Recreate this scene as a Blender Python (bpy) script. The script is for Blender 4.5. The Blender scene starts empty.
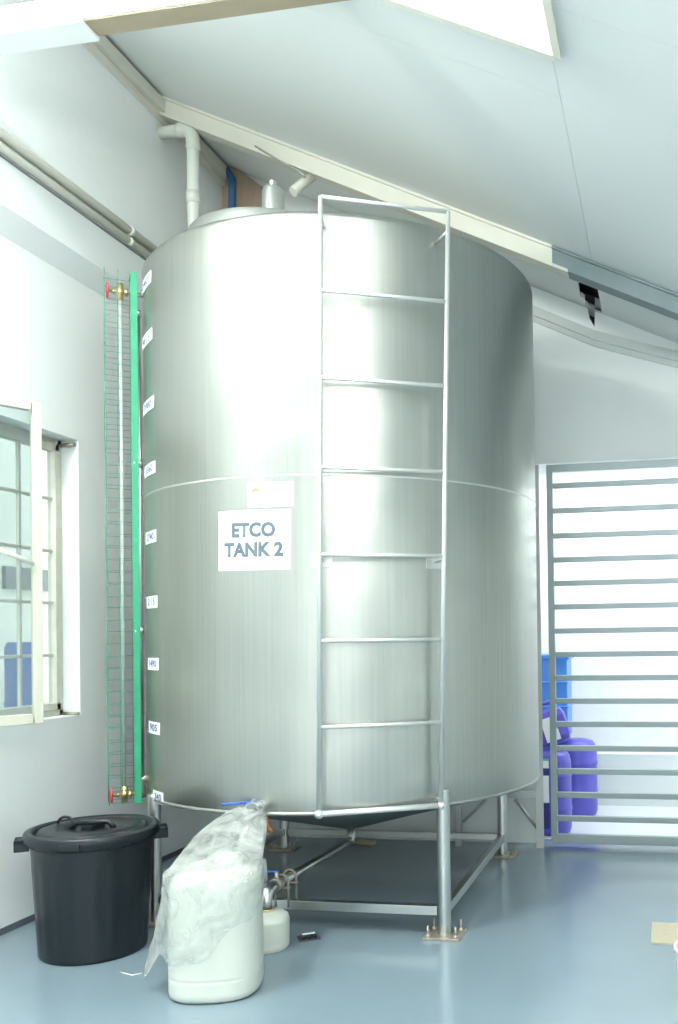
import bpy, bmesh, math, random
from mathutils import Vector, Matrix, noise
PI = math.pi
S = bpy.context.scene
COL = S.collection

# ------------------------------------------------------------------ camera
F, CX, CY = 891.9, 508.1, 623.9                 # focal length and principal point in pixels of the 678x1024 frame
PITCH, ROLL, YAW, EYE = -.0128, -.0139, .1732, 1.5
def _rot():
    cp, sp, cr, sr, cy, sy = math.cos(PITCH), math.sin(PITCH), math.cos(ROLL), math.sin(ROLL), math.cos(YAW), math.sin(YAW)
    return (Matrix(((cr,0,sr),(0,1,0),(-sr,0,cr))) @ Matrix(((1,0,0),(0,cp,-sp),(0,sp,cp))) @ Matrix(((cy,sy,0),(-sy,cy,0),(0,0,1))))
RM = _rot()                                     # rows: right, forward, up
cam = bpy.data.cameras.new('camera'); camo = bpy.data.objects.new('camera', cam); COL.objects.link(camo)
m = Matrix((RM[0], RM[2], -RM[1])).transposed().to_4x4(); m.translation = (0, 0, EYE)
camo.matrix_world = m
cam.sensor_width = 36; cam.sensor_height = 36; cam.lens = F/1024*36
cam.shift_x = (339-CX)/1024; cam.shift_y = (CY-512)/1024
cam.clip_start = .05
S.camera = camo

# ------------------------------------------------------------------ world, lights, exposure
w = bpy.data.worlds.new('world'); S.world = w; w.use_nodes = True
bg = w.node_tree.nodes['Background']; bg.inputs[0].default_value = (.94, .985, 1, 1); bg.inputs[1].default_value = 2.2
S.view_settings.view_transform = 'Standard'; S.view_settings.look = 'None'
S.view_settings.gamma = 1; S.view_settings.use_curve_mapping = False
S.view_settings.exposure = 0.79
def area(name, loc, target, sx, sy, power, col=(1, 1, 1)):
    l = bpy.data.lights.new(name, 'AREA'); l.shape = 'RECTANGLE'; l.size = sx; l.size_y = sy; l.energy = power; l.color = col
    o = bpy.data.objects.new(name, l); COL.objects.link(o); o.location = loc
    o.rotation_euler = (Vector(target)-Vector(loc)).to_track_quat('-Z', 'Y').to_euler(); return o
area('ceiling_lamp_light', (-2.75, 1.9, 4.58), (-2.2, 2.6, 0), .7, .22, 85, (.98, 1, .965))
area('ceiling_lamp_glow', (-2.75, 1.9, 4.50), (-2.75, 1.9, 6), 1.0, .3, 58, (.98, 1, .965))
area('rear_fill_down', (.2, .2, 3.35), (-.2, 2.5, 0), 1.2, .5, 50, (.98, 1, .965))  # added fill from above, out of view
area('rear_fill_up', (.2, .2, 3.2), (.2, .2, 6), 1.2, .5, 62, (.98, 1, .965))  # added upward fill that brightens the ceiling and upper walls
area('rear_wide_fill', (-.5, -2.85, 1.7), (-.8, 5, 2.2), 5.0, 3.2, 48, (.95, .99, 1))  # broad unseen fill added in front of the solid rear wall
area('passage_light', (.3, 7.2, 2.95), (.3, 7.2, 0), 3.5, 1.0, 45, (.95, .985, 1))

# ------------------------------------------------------------------ pixel rays onto world planes
def ray(x, y): return RM.transposed() @ Vector(((x-CX)/F, 1, -(y-CY)/F))
def on(axis, v, x, y):
    d = ray(x, y); o = Vector((0, 0, EYE)); return o + d*((v-o[axis])/d[axis])
def onX(v, x, y): return on(0, v, x, y)
def onY(v, x, y): return on(1, v, x, y)
def onZ(v, x, y): return on(2, v, x, y)

# ------------------------------------------------------------------ materials
def mat(name, col, rough=.5, metal=0, bump=0, bscale=20, var=0, vscale=3, stretch=None, spec=.5, rvar=0, coat=0, emis=None, trans=0, sub=0):
    M = bpy.data.materials.new(name); M.use_nodes = True; nt = M.node_tree; b = nt.nodes['Principled BSDF']
    b.inputs['Base Color'].default_value = (*col, 1); b.inputs['Roughness'].default_value = rough; b.inputs['Metallic'].default_value = metal
    b.inputs['Specular IOR Level'].default_value = spec; b.inputs['Coat Weight'].default_value = coat; b.inputs['Coat Roughness'].default_value = .12
    if trans: b.inputs['Transmission Weight'].default_value = trans
    if sub: b.inputs['Subsurface Weight'].default_value = sub; b.inputs['Subsurface Radius'].default_value = (.05, .05, .05); b.inputs['Subsurface Scale'].default_value = .5
    if emis: b.inputs['Emission Color'].default_value = (*emis[0], 1); b.inputs['Emission Strength'].default_value = emis[1]
    if bump or var or rvar:
        tc = nt.nodes.new('ShaderNodeTexCoord'); mp = nt.nodes.new('ShaderNodeMapping'); nt.links.new(tc.outputs['Object'], mp.inputs[0])
        if stretch: mp.inputs['Scale'].default_value = stretch
        def nz(sc, det=4):
            n = nt.nodes.new('ShaderNodeTexNoise'); n.inputs['Scale'].default_value = sc; n.inputs['Detail'].default_value = det
            nt.links.new(mp.outputs[0], n.inputs['Vector']); return n
        if bump:
            n = nz(bscale); bp = nt.nodes.new('ShaderNodeBump'); bp.inputs['Strength'].default_value = bump; bp.inputs['Distance'].default_value = .01
            nt.links.new(n.outputs['Fac'], bp.inputs['Height']); nt.links.new(bp.outputs[0], b.inputs['Normal'])
        if var:
            n = nz(vscale); mx = nt.nodes.new('ShaderNodeMix'); mx.data_type = 'RGBA'
            mx.inputs['A'].default_value = (*[c*(1-var) for c in col], 1); mx.inputs['B'].default_value = (*[min(1, c*(1+var)) for c in col], 1)
            nt.links.new(n.outputs['Fac'], mx.inputs['Factor']); nt.links.new(mx.outputs['Result'], b.inputs['Base Color'])
        if rvar:
            n = nz(vscale); mr = nt.nodes.new('ShaderNodeMapRange'); mr.inputs['To Min'].default_value = rough-rvar; mr.inputs['To Max'].default_value = rough+rvar
            nt.links.new(n.outputs['Fac'], mr.inputs['Value']); nt.links.new(mr.outputs[0], b.inputs['Roughness'])
    return M
WALL = mat('painted_plaster', (.86, .895, .885), .65, bump=.25, bscale=14, var=.02, vscale=2)
WALLB = mat('painted_render', (.82, .855, .84), .7, bump=.15, bscale=9, var=.02)
CEIL = mat('ceiling_board', (.77, .81, .795), .7, bump=.05, bscale=5, var=.02, vscale=1.5)
DARK = mat('dark_void', (.03, .03, .03), .9)
CREAM = mat('cream_paint', (.70, .70, .62), .5, var=.05, vscale=5)
GALV = mat('galvanised_steel', (.23, .285, .29), .5, .2, var=.12, vscale=9)
WHITEP = mat('white_gloss_paint', (.86, .88, .87), .35)
TAN = mat('tan_timber', (.40, .34, .24), .6, var=.12, vscale=8)
PLY = mat('plywood', (.42, .32, .24), .6, var=.25, vscale=6, stretch=(4, 1, .5))
FLOOR = mat('epoxy_floor', (.20, .27, .315), .2, bump=.10, bscale=7, var=.10, vscale=1.6, rvar=.07, coat=.2)
FLOORP = mat('passage_floor', (.62, .66, .68), .4, var=.05)
STEEL = mat('stainless_steel', (.60, .615, .59), .3, 1, bump=.03, bscale=6, var=.05, vscale=4, stretch=(1, 1, .3), rvar=.06)
def brushed():
    M = bpy.data.materials.new('brushed_tank_steel'); M.use_nodes = True; nt = M.node_tree; b = nt.nodes['Principled BSDF']; L = nt.links.new
    b.inputs['Metallic'].default_value = 1
    tc = nt.nodes.new('ShaderNodeTexCoord')
    def nz(scale, sc, det=3):
        mp = nt.nodes.new('ShaderNodeMapping'); mp.inputs['Scale'].default_value = scale; L(tc.outputs['Object'], mp.inputs[0])
        n = nt.nodes.new('ShaderNodeTexNoise'); n.inputs['Scale'].default_value = sc; n.inputs['Detail'].default_value = det; L(mp.outputs[0], n.inputs['Vector']); return n
    fine = nz((1, 1, .018), 60, 3); broad = nz((1, 1, .35), 2.2, 3); dents = nz((1, 1, 1.6), 1.3, 1)
    mx = nt.nodes.new('ShaderNodeMix'); mx.data_type = 'RGBA'; mx.inputs['A'].default_value = (.31, .325, .30, 1); mx.inputs['B'].default_value = (.48, .495, .465, 1)
    ad = nt.nodes.new('ShaderNodeMath'); ad.operation = 'MULTIPLY_ADD'; ad.inputs[1].default_value = .55; L(fine.outputs['Fac'], ad.inputs[0])
    ml = nt.nodes.new('ShaderNodeMath'); ml.operation = 'MULTIPLY'; ml.inputs[1].default_value = .45; L(broad.outputs['Fac'], ml.inputs[0]); L(ml.outputs[0], ad.inputs[2])
    L(ad.outputs[0], mx.inputs['Factor']); L(mx.outputs['Result'], b.inputs['Base Color'])
    mr = nt.nodes.new('ShaderNodeMapRange'); mr.inputs['To Min'].default_value = .29; mr.inputs['To Max'].default_value = .41; L(broad.outputs['Fac'], mr.inputs['Value']); L(mr.outputs[0], b.inputs['Roughness'])
    b1 = nt.nodes.new('ShaderNodeBump'); b1.inputs['Strength'].default_value = .10; b1.inputs['Distance'].default_value = .004; L(fine.outputs['Fac'], b1.inputs['Height'])
    b2 = nt.nodes.new('ShaderNodeBump'); b2.inputs['Strength'].default_value = .45; b2.inputs['Distance'].default_value = .05; L(dents.outputs['Fac'], b2.inputs['Height']); L(b1.outputs[0], b2.inputs['Normal'])
    L(b2.outputs[0], b.inputs['Normal']); return M
TANK = brushed()
WELD = mat('weld_bead', (.62, .64, .61), .5, 1, bump=.3, bscale=80)
RUSTY = mat('stained_steel', (.42, .39, .33), .5, .8, var=.35, vscale=25)
BRASS = mat('brass', (.62, .50, .24), .35, .9, var=.2, vscale=30)
REDP = mat('red_paint', (.62, .06, .07), .4)
GREEN = mat('green_paint', (.02, .29, .15), .45, var=.08, vscale=12)
TUBE = mat('clear_sight_tube', (.60, .66, .65), .15, trans=.35)
BLUEH = mat('blue_vinyl', (.03, .12, .62), .35)
BLACKP = mat('black_plastic', (.005, .009, .013), .36, bump=.12, bscale=30, var=.2, vscale=6)
HDPE = mat('natural_plastic', (.62, .65, .59), .38, sub=.25, var=.02, vscale=5)
PURPLE = mat('purple_blue_plastic', (.10, .09, .50), .35, var=.1, vscale=4)
NAVY = mat('unlit_navy_plastic', (.02, .02, .16), .4)
LBLUE = mat('light_blue_plastic', (.06, .24, .68), .35)
PAPER = mat('white_paper', (.86, .88, .90), .6)
INK = mat('grey_ink', (.10, .14, .16), .6)
BINK = mat('blue_ink', (.10, .15, .30), .6)
ORANGE = mat('orange_ink', (.80, .30, .14), .6)
LABEL = mat('product_label', (.80, .82, .82), .5)
LGREEN = mat('label_green', (.05, .55, .25), .5)
CARD = mat('cardboard', (.50, .46, .34), .8, var=.12, vscale=30)
PINK = mat('pale_plastic', (.72, .68, .64), .45)
COPPER = mat('rust_brown', (.35, .14, .06), .6, .3)
def film():
    M = bpy.data.materials.new('clear_film'); M.use_nodes = True; nt = M.node_tree; nt.nodes.clear(); L = nt.links.new
    out = nt.nodes.new('ShaderNodeOutputMaterial'); tr = nt.nodes.new('ShaderNodeBsdfTransparent'); tr.inputs[0].default_value = (.97, .98, .98, 1)
    df = nt.nodes.new('ShaderNodeBsdfDiffuse'); df.inputs[0].default_value = (.72, .75, .73, 1); tl = nt.nodes.new('ShaderNodeBsdfTranslucent'); tl.inputs[0].default_value = (.74, .77, .74, 1)
    gl = nt.nodes.new('ShaderNodeBsdfGlossy'); gl.inputs['Roughness'].default_value = .18
    m1 = nt.nodes.new('ShaderNodeMixShader'); m1.inputs[0].default_value = .45; L(df.outputs[0], m1.inputs[1]); L(tl.outputs[0], m1.inputs[2])
    m2 = nt.nodes.new('ShaderNodeMixShader'); m2.inputs[0].default_value = .12; L(m1.outputs[0], m2.inputs[1]); L(gl.outputs[0], m2.inputs[2])
    tc = nt.nodes.new('ShaderNodeTexCoord'); n = nt.nodes.new('ShaderNodeTexNoise'); n.inputs['Scale'].default_value = 8; n.inputs['Detail'].default_value = 6; n.inputs['Distortion'].default_value = 1.2; L(tc.outputs['Object'], n.inputs['Vector'])
    mr = nt.nodes.new('ShaderNodeMapRange'); mr.inputs['From Min'].default_value = .3; mr.inputs['From Max'].default_value = .7; mr.inputs['To Min'].default_value = .22; mr.inputs['To Max'].default_value = .68; L(n.outputs['Fac'], mr.inputs['Value'])
    m3 = nt.nodes.new('ShaderNodeMixShader'); L(mr.outputs[0], m3.inputs[0]); L(tr.outputs[0], m3.inputs[1]); L(m2.outputs[0], m3.inputs[2])
    L(m3.outputs[0], out.inputs[0]); return M
FILM = film()
def glassm():
    M = bpy.data.materials.new('window_glass'); M.use_nodes = True; nt = M.node_tree; nt.nodes.clear(); L = nt.links.new
    out = nt.nodes.new('ShaderNodeOutputMaterial'); tr = nt.nodes.new('ShaderNodeBsdfTransparent'); tr.inputs[0].default_value = (.86, .9, .9, 1)
    gl = nt.nodes.new('ShaderNodeBsdfGlossy'); gl.inputs['Roughness'].default_value = .05; m1 = nt.nodes.new('ShaderNodeMixShader'); m1.inputs[0].default_value = .12
    L(tr.outputs[0], m1.inputs[1]); L(gl.outputs[0], m1.inputs[2]); L(m1.outputs[0], out.inputs[0]); return M
GLASS = glassm()

# ------------------------------------------------------------------ mesh helpers
class MB:
    def __init__(s): s.bm = bmesh.new()
    def box(s, x0, x1, y0, y1, z0, z1, M=None):
        vs = [s.bm.verts.new((M @ Vector(p)) if M else p) for p in ((x0,y0,z0),(x1,y0,z0),(x1,y1,z0),(x0,y1,z0),(x0,y0,z1),(x1,y0,z1),(x1,y1,z1),(x0,y1,z1))]
        for f in ((3,2,1,0),(4,5,6,7),(0,1,5,4),(1,2,6,5),(2,3,7,6),(3,0,4,7)): s.bm.faces.new([vs[i] for i in f])
        return s
    def prism(s, pts, d):                       # polygon of 3D points pushed along d
        d = Vector(d); a = [s.bm.verts.new(p) for p in pts]; b = [s.bm.verts.new(Vector(p)+d) for p in pts]; n = len(a)
        s.bm.faces.new(a[::-1]); s.bm.faces.new(b)
        for i in range(n): s.bm.faces.new((a[i], a[(i+1) % n], b[(i+1) % n], b[i]))
        return s
    def tube(s, pts, r, n=12, closed=False, caps=True):
        pts = [Vector(p) for p in pts]; N = len(pts); rings = []; up = None
        rr = r if isinstance(r, (list, tuple)) else [r]*N
        for i, p in enumerate(pts):
            a = pts[i-1] if (i or closed) else p; b = pts[(i+1) % N] if (i < N-1 or closed) else p
            t = (b-a).normalized()
            if up is None: up = t.orthogonal().normalized()
            else:
                up = (up - t*up.dot(t)); up = up.normalized() if up.length > 1e-6 else t.orthogonal().normalized()
            v = t.cross(up)
            rings.append([s.bm.verts.new(p+(up*math.cos(k*2*PI/n)+v*math.sin(k*2*PI/n))*rr[i]) for k in range(n)])
        for i in range(N if closed else N-1):
            A, B = rings[i], rings[(i+1) % N]
            for k in range(n): f = s.bm.faces.new((A[k], A[(k+1) % n], B[(k+1) % n], B[k])); f.smooth = True
        if caps and not closed: s.bm.faces.new(rings[0][::-1]); s.bm.faces.new(rings[-1])
        return s
    def lathe(s, prof, c=(0, 0, 0), n=64, rfun=None, M=None, closed=False):
        rings = []
        for r, z in prof:
            if r < 1e-6: rings.append([s.bm.verts.new(_tr(M, (c[0], c[1], c[2]+z)))]); continue
            row = []
            for k in range(n):
                a = 2*PI*k/n; q = r*(rfun(a, z) if rfun else 1)
                row.append(s.bm.verts.new(_tr(M, (c[0]+q*math.cos(a), c[1]+q*math.sin(a), c[2]+z))))
            rings.append(row)
        prs = list(zip(rings, rings[1:]))
        if closed: prs.append((rings[-1], rings[0]))
        for A, B in prs:
            for k in range(n):
                if len(A) == 1 and len(B) == 1: continue
                if len(A) == 1: vs = (A[0], B[(k+1) % n], B[k])
                elif len(B) == 1: vs = (A[k], A[(k+1) % n], B[0])
                else: vs = (A[k], A[(k+1) % n], B[(k+1) % n], B[k])
                f = s.bm.faces.new(vs); f.smooth = True
        return s
    def sphere(s, c, r, n=12):
        return s.lathe([(r*math.sin(PI*i/8), -r*math.cos(PI*i/8)) for i in range(9)], c, n)
def _tr(M, p): return (M @ Vector(p)) if M else p
def origin(o, p):
    o.data.transform(Matrix.Translation(-Vector(p))); o.matrix_local = Matrix.Translation(p)
def build(mb, name, material, parent=None, bevel=0, smooth=None, sub=0, kind=None):
    bm = mb.bm; bmesh.ops.recalc_face_normals(bm, faces=bm.faces)
    me = bpy.data.meshes.new(name); bm.to_mesh(me); bm.free(); me.materials.append(material)
    if smooth: me.set_sharp_from_angle(angle=math.radians(smooth))
    o = bpy.data.objects.new(name, me); COL.objects.link(o)
    if parent: o.parent = parent; me.transform(Matrix.Translation(-world_loc(parent)))
    if bevel:
        b = o.modifiers.new('bevel', 'BEVEL'); b.width = bevel; b.segments = 2; b.limit_method = 'ANGLE'; b.angle_limit = math.radians(40)
    if sub: sm = o.modifiers.new('sub', 'SUBSURF'); sm.levels = sub; sm.render_levels = sub
    if kind: o['kind'] = kind
    return o
def world_loc(o):
    l = Vector(o.location)
    while o.parent: o = o.parent; l += Vector(o.location)
    return l
def thing(name, loc, label, cat, group=None):
    o = bpy.data.objects.new(name, None); o.empty_display_size = .1; COL.objects.link(o); o.location = loc; o['label'] = label; o['category'] = cat
    if group: o['group'] = group
    return o
def tag(o, label, cat, group=None):
    o['label'] = label; o['category'] = cat
    if group: o['group'] = group
    return o
def text_mesh(txt, size, off=0.0, align='CENTER'):
    c = bpy.data.curves.new('t', 'FONT'); c.body = txt; c.size = size; c.align_x = align; c.align_y = 'CENTER'; c.offset = off; c.resolution_u = 3
    o = bpy.data.objects.new('t', c); COL.objects.link(o); bpy.context.view_layer.update()
    me = bpy.data.meshes.new_from_object(o.evaluated_get(bpy.context.evaluated_depsgraph_get()))
    bpy.data.objects.remove(o); bpy.data.curves.remove(c); return me

# ================================================================== SETTING
LX, BY = -3.37, 6.38                             # left wall and back wall planes
RX, FY = 2.3, -3.0
def roof(x): return 5.2-.475*(x+3.37)
def onroof(px, py):
    d = ray(px, py); t = (5.2-.475*3.37-1.5)/(d.z+.475*d.x); p = Vector((0, 0, 1.5))+d*t; return p.x, p.y
# floor
mb = MB(); mb.box(LX-.2, RX+.1, FY-.1, BY+.14, -.1, 0); build(mb, 'floor', FLOOR, kind='structure')
mb = MB(); mb.box(-3.3, 3.2, BY+.14, 8.05, -.1, .001); build(mb, 'floor_passage', FLOORP, kind='structure')
# left wall: recessed lower part with a window opening, thicker upper part with a sloping underside
WY0, WY1, WZ0, WZ1 = 3.42, 4.71, 1.07, 2.68
mb = MB()
mb.box(LX-.2, LX, FY, WY0, 0, 3.62); mb.box(LX-.2, LX, WY1, BY+.14, 0, 3.62)
mb.box(LX-.2, LX, WY0, WY1, 0, WZ0); mb.box(LX-.2, LX, WY0, WY1, WZ1, 3.62)
mb.prism([(LX-.2, FY, 3.62), (LX, FY, 3.62), (LX+.07, FY, 3.74), (LX+.07, FY, 5.3), (LX-.2, FY, 5.3)], (0, BY+.14-FY, 0))
build(mb, 'wall_left', WALL, kind='structure')
# back wall with the gate doorway
DX0, DX1, DZ = -.93, .72, 2.735
mb = MB()
mb.prism([(LX, BY, 0), (DX0, BY, 0), (DX0, BY, roof(DX0)+.1), (LX, BY, roof(LX)+.1)], (0, .14, 0))
mb.prism([(DX1, BY, 0), (RX, BY, 0), (RX, BY, roof(RX)+.1), (DX1, BY, roof(DX1)+.1)], (0, .14, 0))
nt_ = [onY(BY, *q) for q in ((595, 300), (594.5, 327), (589.5, 318), (588, 311), (583, 300))]
mb.prism([(DX0, BY, DZ), (DX1, BY, DZ), (DX1, BY, roof(DX1)+.1), (nt_[0].x, BY, roof(nt_[0].x)+.1)]+[tuple(q) for q in nt_[1:4]]+[(nt_[4].x, BY, roof(nt_[4].x)+.1), (DX0, BY, roof(DX0)+.1)], (0, .14, 0))
build(mb, 'wall_back', WALLB, kind='structure')
# right wall and the wall behind the photographer (solid, an added area light stands before it)
mb = MB(); mb.box(RX, RX+.12, FY, BY+.14, 0, 2.7); build(mb, 'wall_right', WALL, kind='structure')
mb = MB(); mb.prism([(LX, FY, 0), (RX, FY, 0), (RX, FY, 2.6), (LX, FY, 5.3)], (0, -.12, 0)); build(mb, 'wall_front', WALL, kind='structure')
# ceiling boards with their open joints, the broken corner and the skylight opening
HX0, HX1, HY0, HY1 = -2.6, -.385, 1.4, 3.43
mb = MB()
def board(pts): mb.prism([(x, y, roof(x)) for x, y in pts], (0, 0, .03))
g = .0008
board([(LX, 3.76+g), (-.4-g, 3.76+g), (-.4-g, 5.45), *[onroof(*q) for q in ((578, 284), (580, 296), (585, 299), (585, 304), (588, 306), (587, 311), (591, 314), (591, 319), (594, 326))], (-.4-g, 6.34), (-.4-g, 6.38), (LX, 6.38)])
board([(LX, FY), (-.4-g, FY), (-.4-g, HY0), (LX, HY0)])
board([(LX, HY0), (HX0, HY0), (HX0, 3.76-g), (LX, 3.76-g)])
board([(HX0, HY1), (-.4-g, HY1), (-.4-g, 3.76-g), (HX0, 3.76-g)])
board([(-.4+g, FY), (RX, FY), (RX, 3.18-g), (-.4+g, 3.18-g)])
board([(-.4+g, 3.18+g), (RX, 3.18+g), (RX, 6.38), (-.4+g, 6.38)])
build(mb, 'ceiling', CEIL, kind='structure')
mb = MB()
def slab(x0, x1, y0, y1): mb.prism([(x0, y0, roof(x0)+.14), (x1, y0, roof(x1)+.14), (x1, y1, roof(x1)+.14), (x0, y1, roof(x0)+.14)], (0, 0, .05))
e = .03; slab(LX-.2, RX, FY-.1, HY0-e); slab(LX-.2, RX, HY1+e, 6.5); slab(LX-.2, HX0-e, HY0-e, HY1+e); slab(HX1+e, RX, HY0-e, HY1+e)
mb.box(-1.0, .1, BY+.14, BY+.2, 3.4, 4.3); build(mb, 'ceiling_deck_and_backing', DARK, kind='structure')  # unseen box added behind the wall notch to keep it dark
mb = MB()
for (a, b, c, d) in ((HX0, HX1, HY1-.006, HY1+.025), (HX0, HX1, HY0-.025, HY0+.006), (HX0-.025, HX0+.006, HY0, HY1), (HX1-.006, HX1+.025, HY0, HY1)):
    mb.prism([(a, c, roof(a)-.035), (b, c, roof(b)-.035), (b, d, roof(b)-.035), (a, d, roof(a)-.035)], (0, 0, .25))
build(mb, 'trim_skylight', CREAM, kind='structure')
# roof beam along the back: cream boxed length, then bare galvanised channel
BB = 5.46
def zslope(x, dz): return roof(x)+dz
mb = MB(); xs = onY(BB, 552, 255).x
mb.prism([(LX+.07, BB, roof(LX+.07)-.001), (xs, BB, roof(xs)-.001), (xs, BB, roof(xs)-.115), (LX+.07, BB, roof(LX+.07)-.115)], (0, .12, 0))
mb.prism([(LX+.07, BB-.02, roof(LX+.07)-.001), (xs, BB-.02, roof(xs)-.001), (xs, BB-.02, roof(xs)-.018), (LX+.07, BB-.02, roof(LX+.07)-.018)], (0, .02, 0))
mb.prism([(LX+.07, BB-.025, roof(LX+.07)-.115), (-.55, BB-.025, roof(-.55)-.115), (-.55, BB-.025, roof(-.55)-.135), (LX+.07, BB-.025, roof(LX+.07)-.135)], (0, .1, 0))
build(mb, 'trim_roof_beam', CREAM, kind='structure')
mb = MB()
mb.prism([(xs, BB, roof(xs)-.005), (RX, BB, roof(RX)-.005), (RX, BB, roof(RX)-.12), (xs, BB, roof(xs)-.12)], (0, .12, 0))
mb.prism([(xs, BB-.02, roof(xs)-.005), (RX, BB-.02, roof(RX)-.005), (RX, BB-.02, roof(RX)-.02), (xs, BB-.02, roof(xs)-.02)], (0, .02, 0))
build(mb, 'trim_roof_channel', GALV, kind='structure')
# cornice where the back wall meets the boards
P = [onY(6.36, *q) for q in ((490, 288), (540, 308), (594, 330), (640, 342), (678, 351), (760, 372))]
mb = MB()
for a, b in zip(P, P[1:]):
    mb.prism([a, b, (b.x, b.y, b.z-.035), (a.x, a.y, a.z-.035)], (0, .03, 0))
    mb.prism([(a.x, a.y-.02, a.z-.03), (b.x, b.y-.02, b.z-.03), (b.x, b.y-.02, b.z-.075), (a.x, a.y-.02, a.z-.075)], (0, .05, 0))
    mb.prism([(a.x, a.y, a.z-.07), (b.x, b.y, b.z-.07), (b.x, b.y, b.z-.115), (a.x, a.y, a.z-.115)], (0, .03, 0))
build(mb, 'trim_cornice', mat('cornice_paint', (.58, .62, .60), .5, var=.08, vscale=12), kind='structure')
# strip along the top of the left wall
mb = MB(); mb.box(LX+.07, LX+.13, 1.0, 6.36, 5.04, 5.12); mb.box(LX+.07, LX+.10, 1.0, 6.36, 4.99, 5.035)
build(mb, 'trim_wall_top', CREAM, kind='structure')
# tie beam crossing high on the left
mb = MB(); TY = 3.49
mb.box(LX+.07, -2.42, TY-.066, TY+.06, 4.155, 4.275)
build(mb, 'trim_tie_beam_sleeve', WHITEP, kind='structure')
mb = MB(); mb.box(-2.42, -1.2, TY-.05, TY+.05, 4.17, 4.25); build(mb, 'trim_tie_beam', TAN, kind='structure')
mb = MB(); mb.box(-2.42, -1.2, TY-.062, TY-.05, 4.175, 4.26); build(mb, 'trim_tie_beam_face', WHITEP, kind='structure')
# dark strip along the left wall foot
mb = MB(); mb.box(LX, LX+.006, FY, BY, 0, .035); build(mb, 'baseboard_left', mat('dark_strip', (.10, .12, .14), .8), kind='structure')
# plywood infill high in the back corner, blue pipe beside it
mb = MB(); a = onY(6.36, 205, 150); b = onY(6.36, 262, 185)
mb.prism([(a.x, 6.35, 3.4), (b.x, 6.35, 3.4), (b.x, 6.35, onY(6.35, 262, 186).z), (onY(6.35, 222, 157).x, 6.35, onY(6.35, 222, 157).z), (a.x, 6.35, a.z)], (0, .025, 0))
build(mb, 'trim_corner_board', PLY, kind='structure')
# window in the left wall
win = bpy.data.objects.new('window_1', None); COL.objects.link(win); win.location = (LX-.13, WY0, WZ0); win['kind'] = 'structure'
fx = LX-.13
mb = MB(); t = .035
mb.box(fx-.03, fx+.02, WY0, WY0+t, WZ0, WZ1); mb.box(fx-.03, fx+.02, WY1-t, WY1, WZ0, WZ1); mb.box(fx-.03, fx+.02, WY0, WY1, WZ0, WZ0+t); mb.box(fx-.03, fx+.02, WY0, WY1, WZ1-t, WZ1)
my = 4.06; mb.box(fx-.03, fx+.02, my-.02, my+.02, WZ0, WZ1)
OLD = mat('weathered_putty_paint', (.56, .56, .48), .7, bump=.3, bscale=40, var=.15, vscale=15)
for k in range(1, 5): z = WZ0+.05+(WZ1-WZ0-.1)*k/5; mb.box(fx-.012, fx+.004, WY0+t, my-.02, z-.008, z+.008)
mb.box(fx-.012, fx+.004, 3.74, 3.756, WZ0+t, WZ1-t)
build(mb, 'window_frame', OLD, win, .004)
mb = MB(); mb.box(fx-.02, fx+.035, WY1-.075, WY1-.04, WZ0+t, WZ1-t); mb.box(fx-.02, fx+.035, my+.02, my+.055, WZ0+t, WZ1-t); mb.box(fx-.02, fx+.035, my+.02, WY1-.04, WZ0+t, WZ0+t+.04); mb.box(fx-.02, fx+.035, my+.02, WY1-.04, WZ1-t-.04, WZ1-t)
for k in range(1, 5): z = WZ0+.05+(WZ1-WZ0-.1)*k/5; mb.box(fx-.005, fx+.015, my+.05, WY1-.07, z-.009, z+.009)
mb.box(fx-.005, fx+.015, 4.36, 4.38, WZ0+.06, WZ1-.06)
sa = build(mb, 'closed_sash', OLD, win, .003)
mb = MB(); mb.box(fx+.002, fx+.006, my+.04, WY1-.06, WZ0+.06, WZ1-.06); build(mb, 'pane', GLASS, sa)
# sash that stands open into the room
h0 = Vector((LX-.06, 3.47, 0)); h1 = Vector((-3.105, 4.04, 0)); d = (h1-h0); Ln = d.length; ang = math.atan2(d.y, d.x)
M = Matrix.Translation(h0) @ Matrix.Rotation(ang, 4, 'Z')
mb = MB(); z0, z1 = 1.09, 2.71
mb.box(0, .04, -.02, .02, z0, z1, M); mb.box(Ln-.042, Ln, -.02, .02, z0, z1, M); mb.box(.04, Ln-.05, -.02, .02, z0, z0+.05, M); mb.box(.04, Ln-.05, -.02, .02, z1-.045, z1, M)
sb = build(mb, 'open_sash', mat('cream_sash_paint', (.56, .56, .47), .5, var=.06, vscale=20), win, .003)
mb = MB(); mb.box(.04, Ln-.04, -.002, .002, z0+.04, z1-.04, M); build(mb, 'pane', GLASS, sb)
mb = MB(); mb.tube([M @ Vector((Ln-.30, -.03, 1.98)), M @ Vector((Ln-.16, -.045, 1.93)), M @ Vector((Ln-.05, -.03, 1.89))], .012); build(mb, 'window_stay', CREAM, sb)
mb = MB(); mb.tube([(LX-.1, WY1-.02, WZ1-.03), (LX-.01, WY1-.02, WZ1-.03)], .012); mb.tube([(LX-.1, WY1-.02, WZ0+.010), (LX+.005, WY1-.02, WZ0+.010)], .009); build(mb, 'hinge_pin', RUSTY, win)
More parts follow.
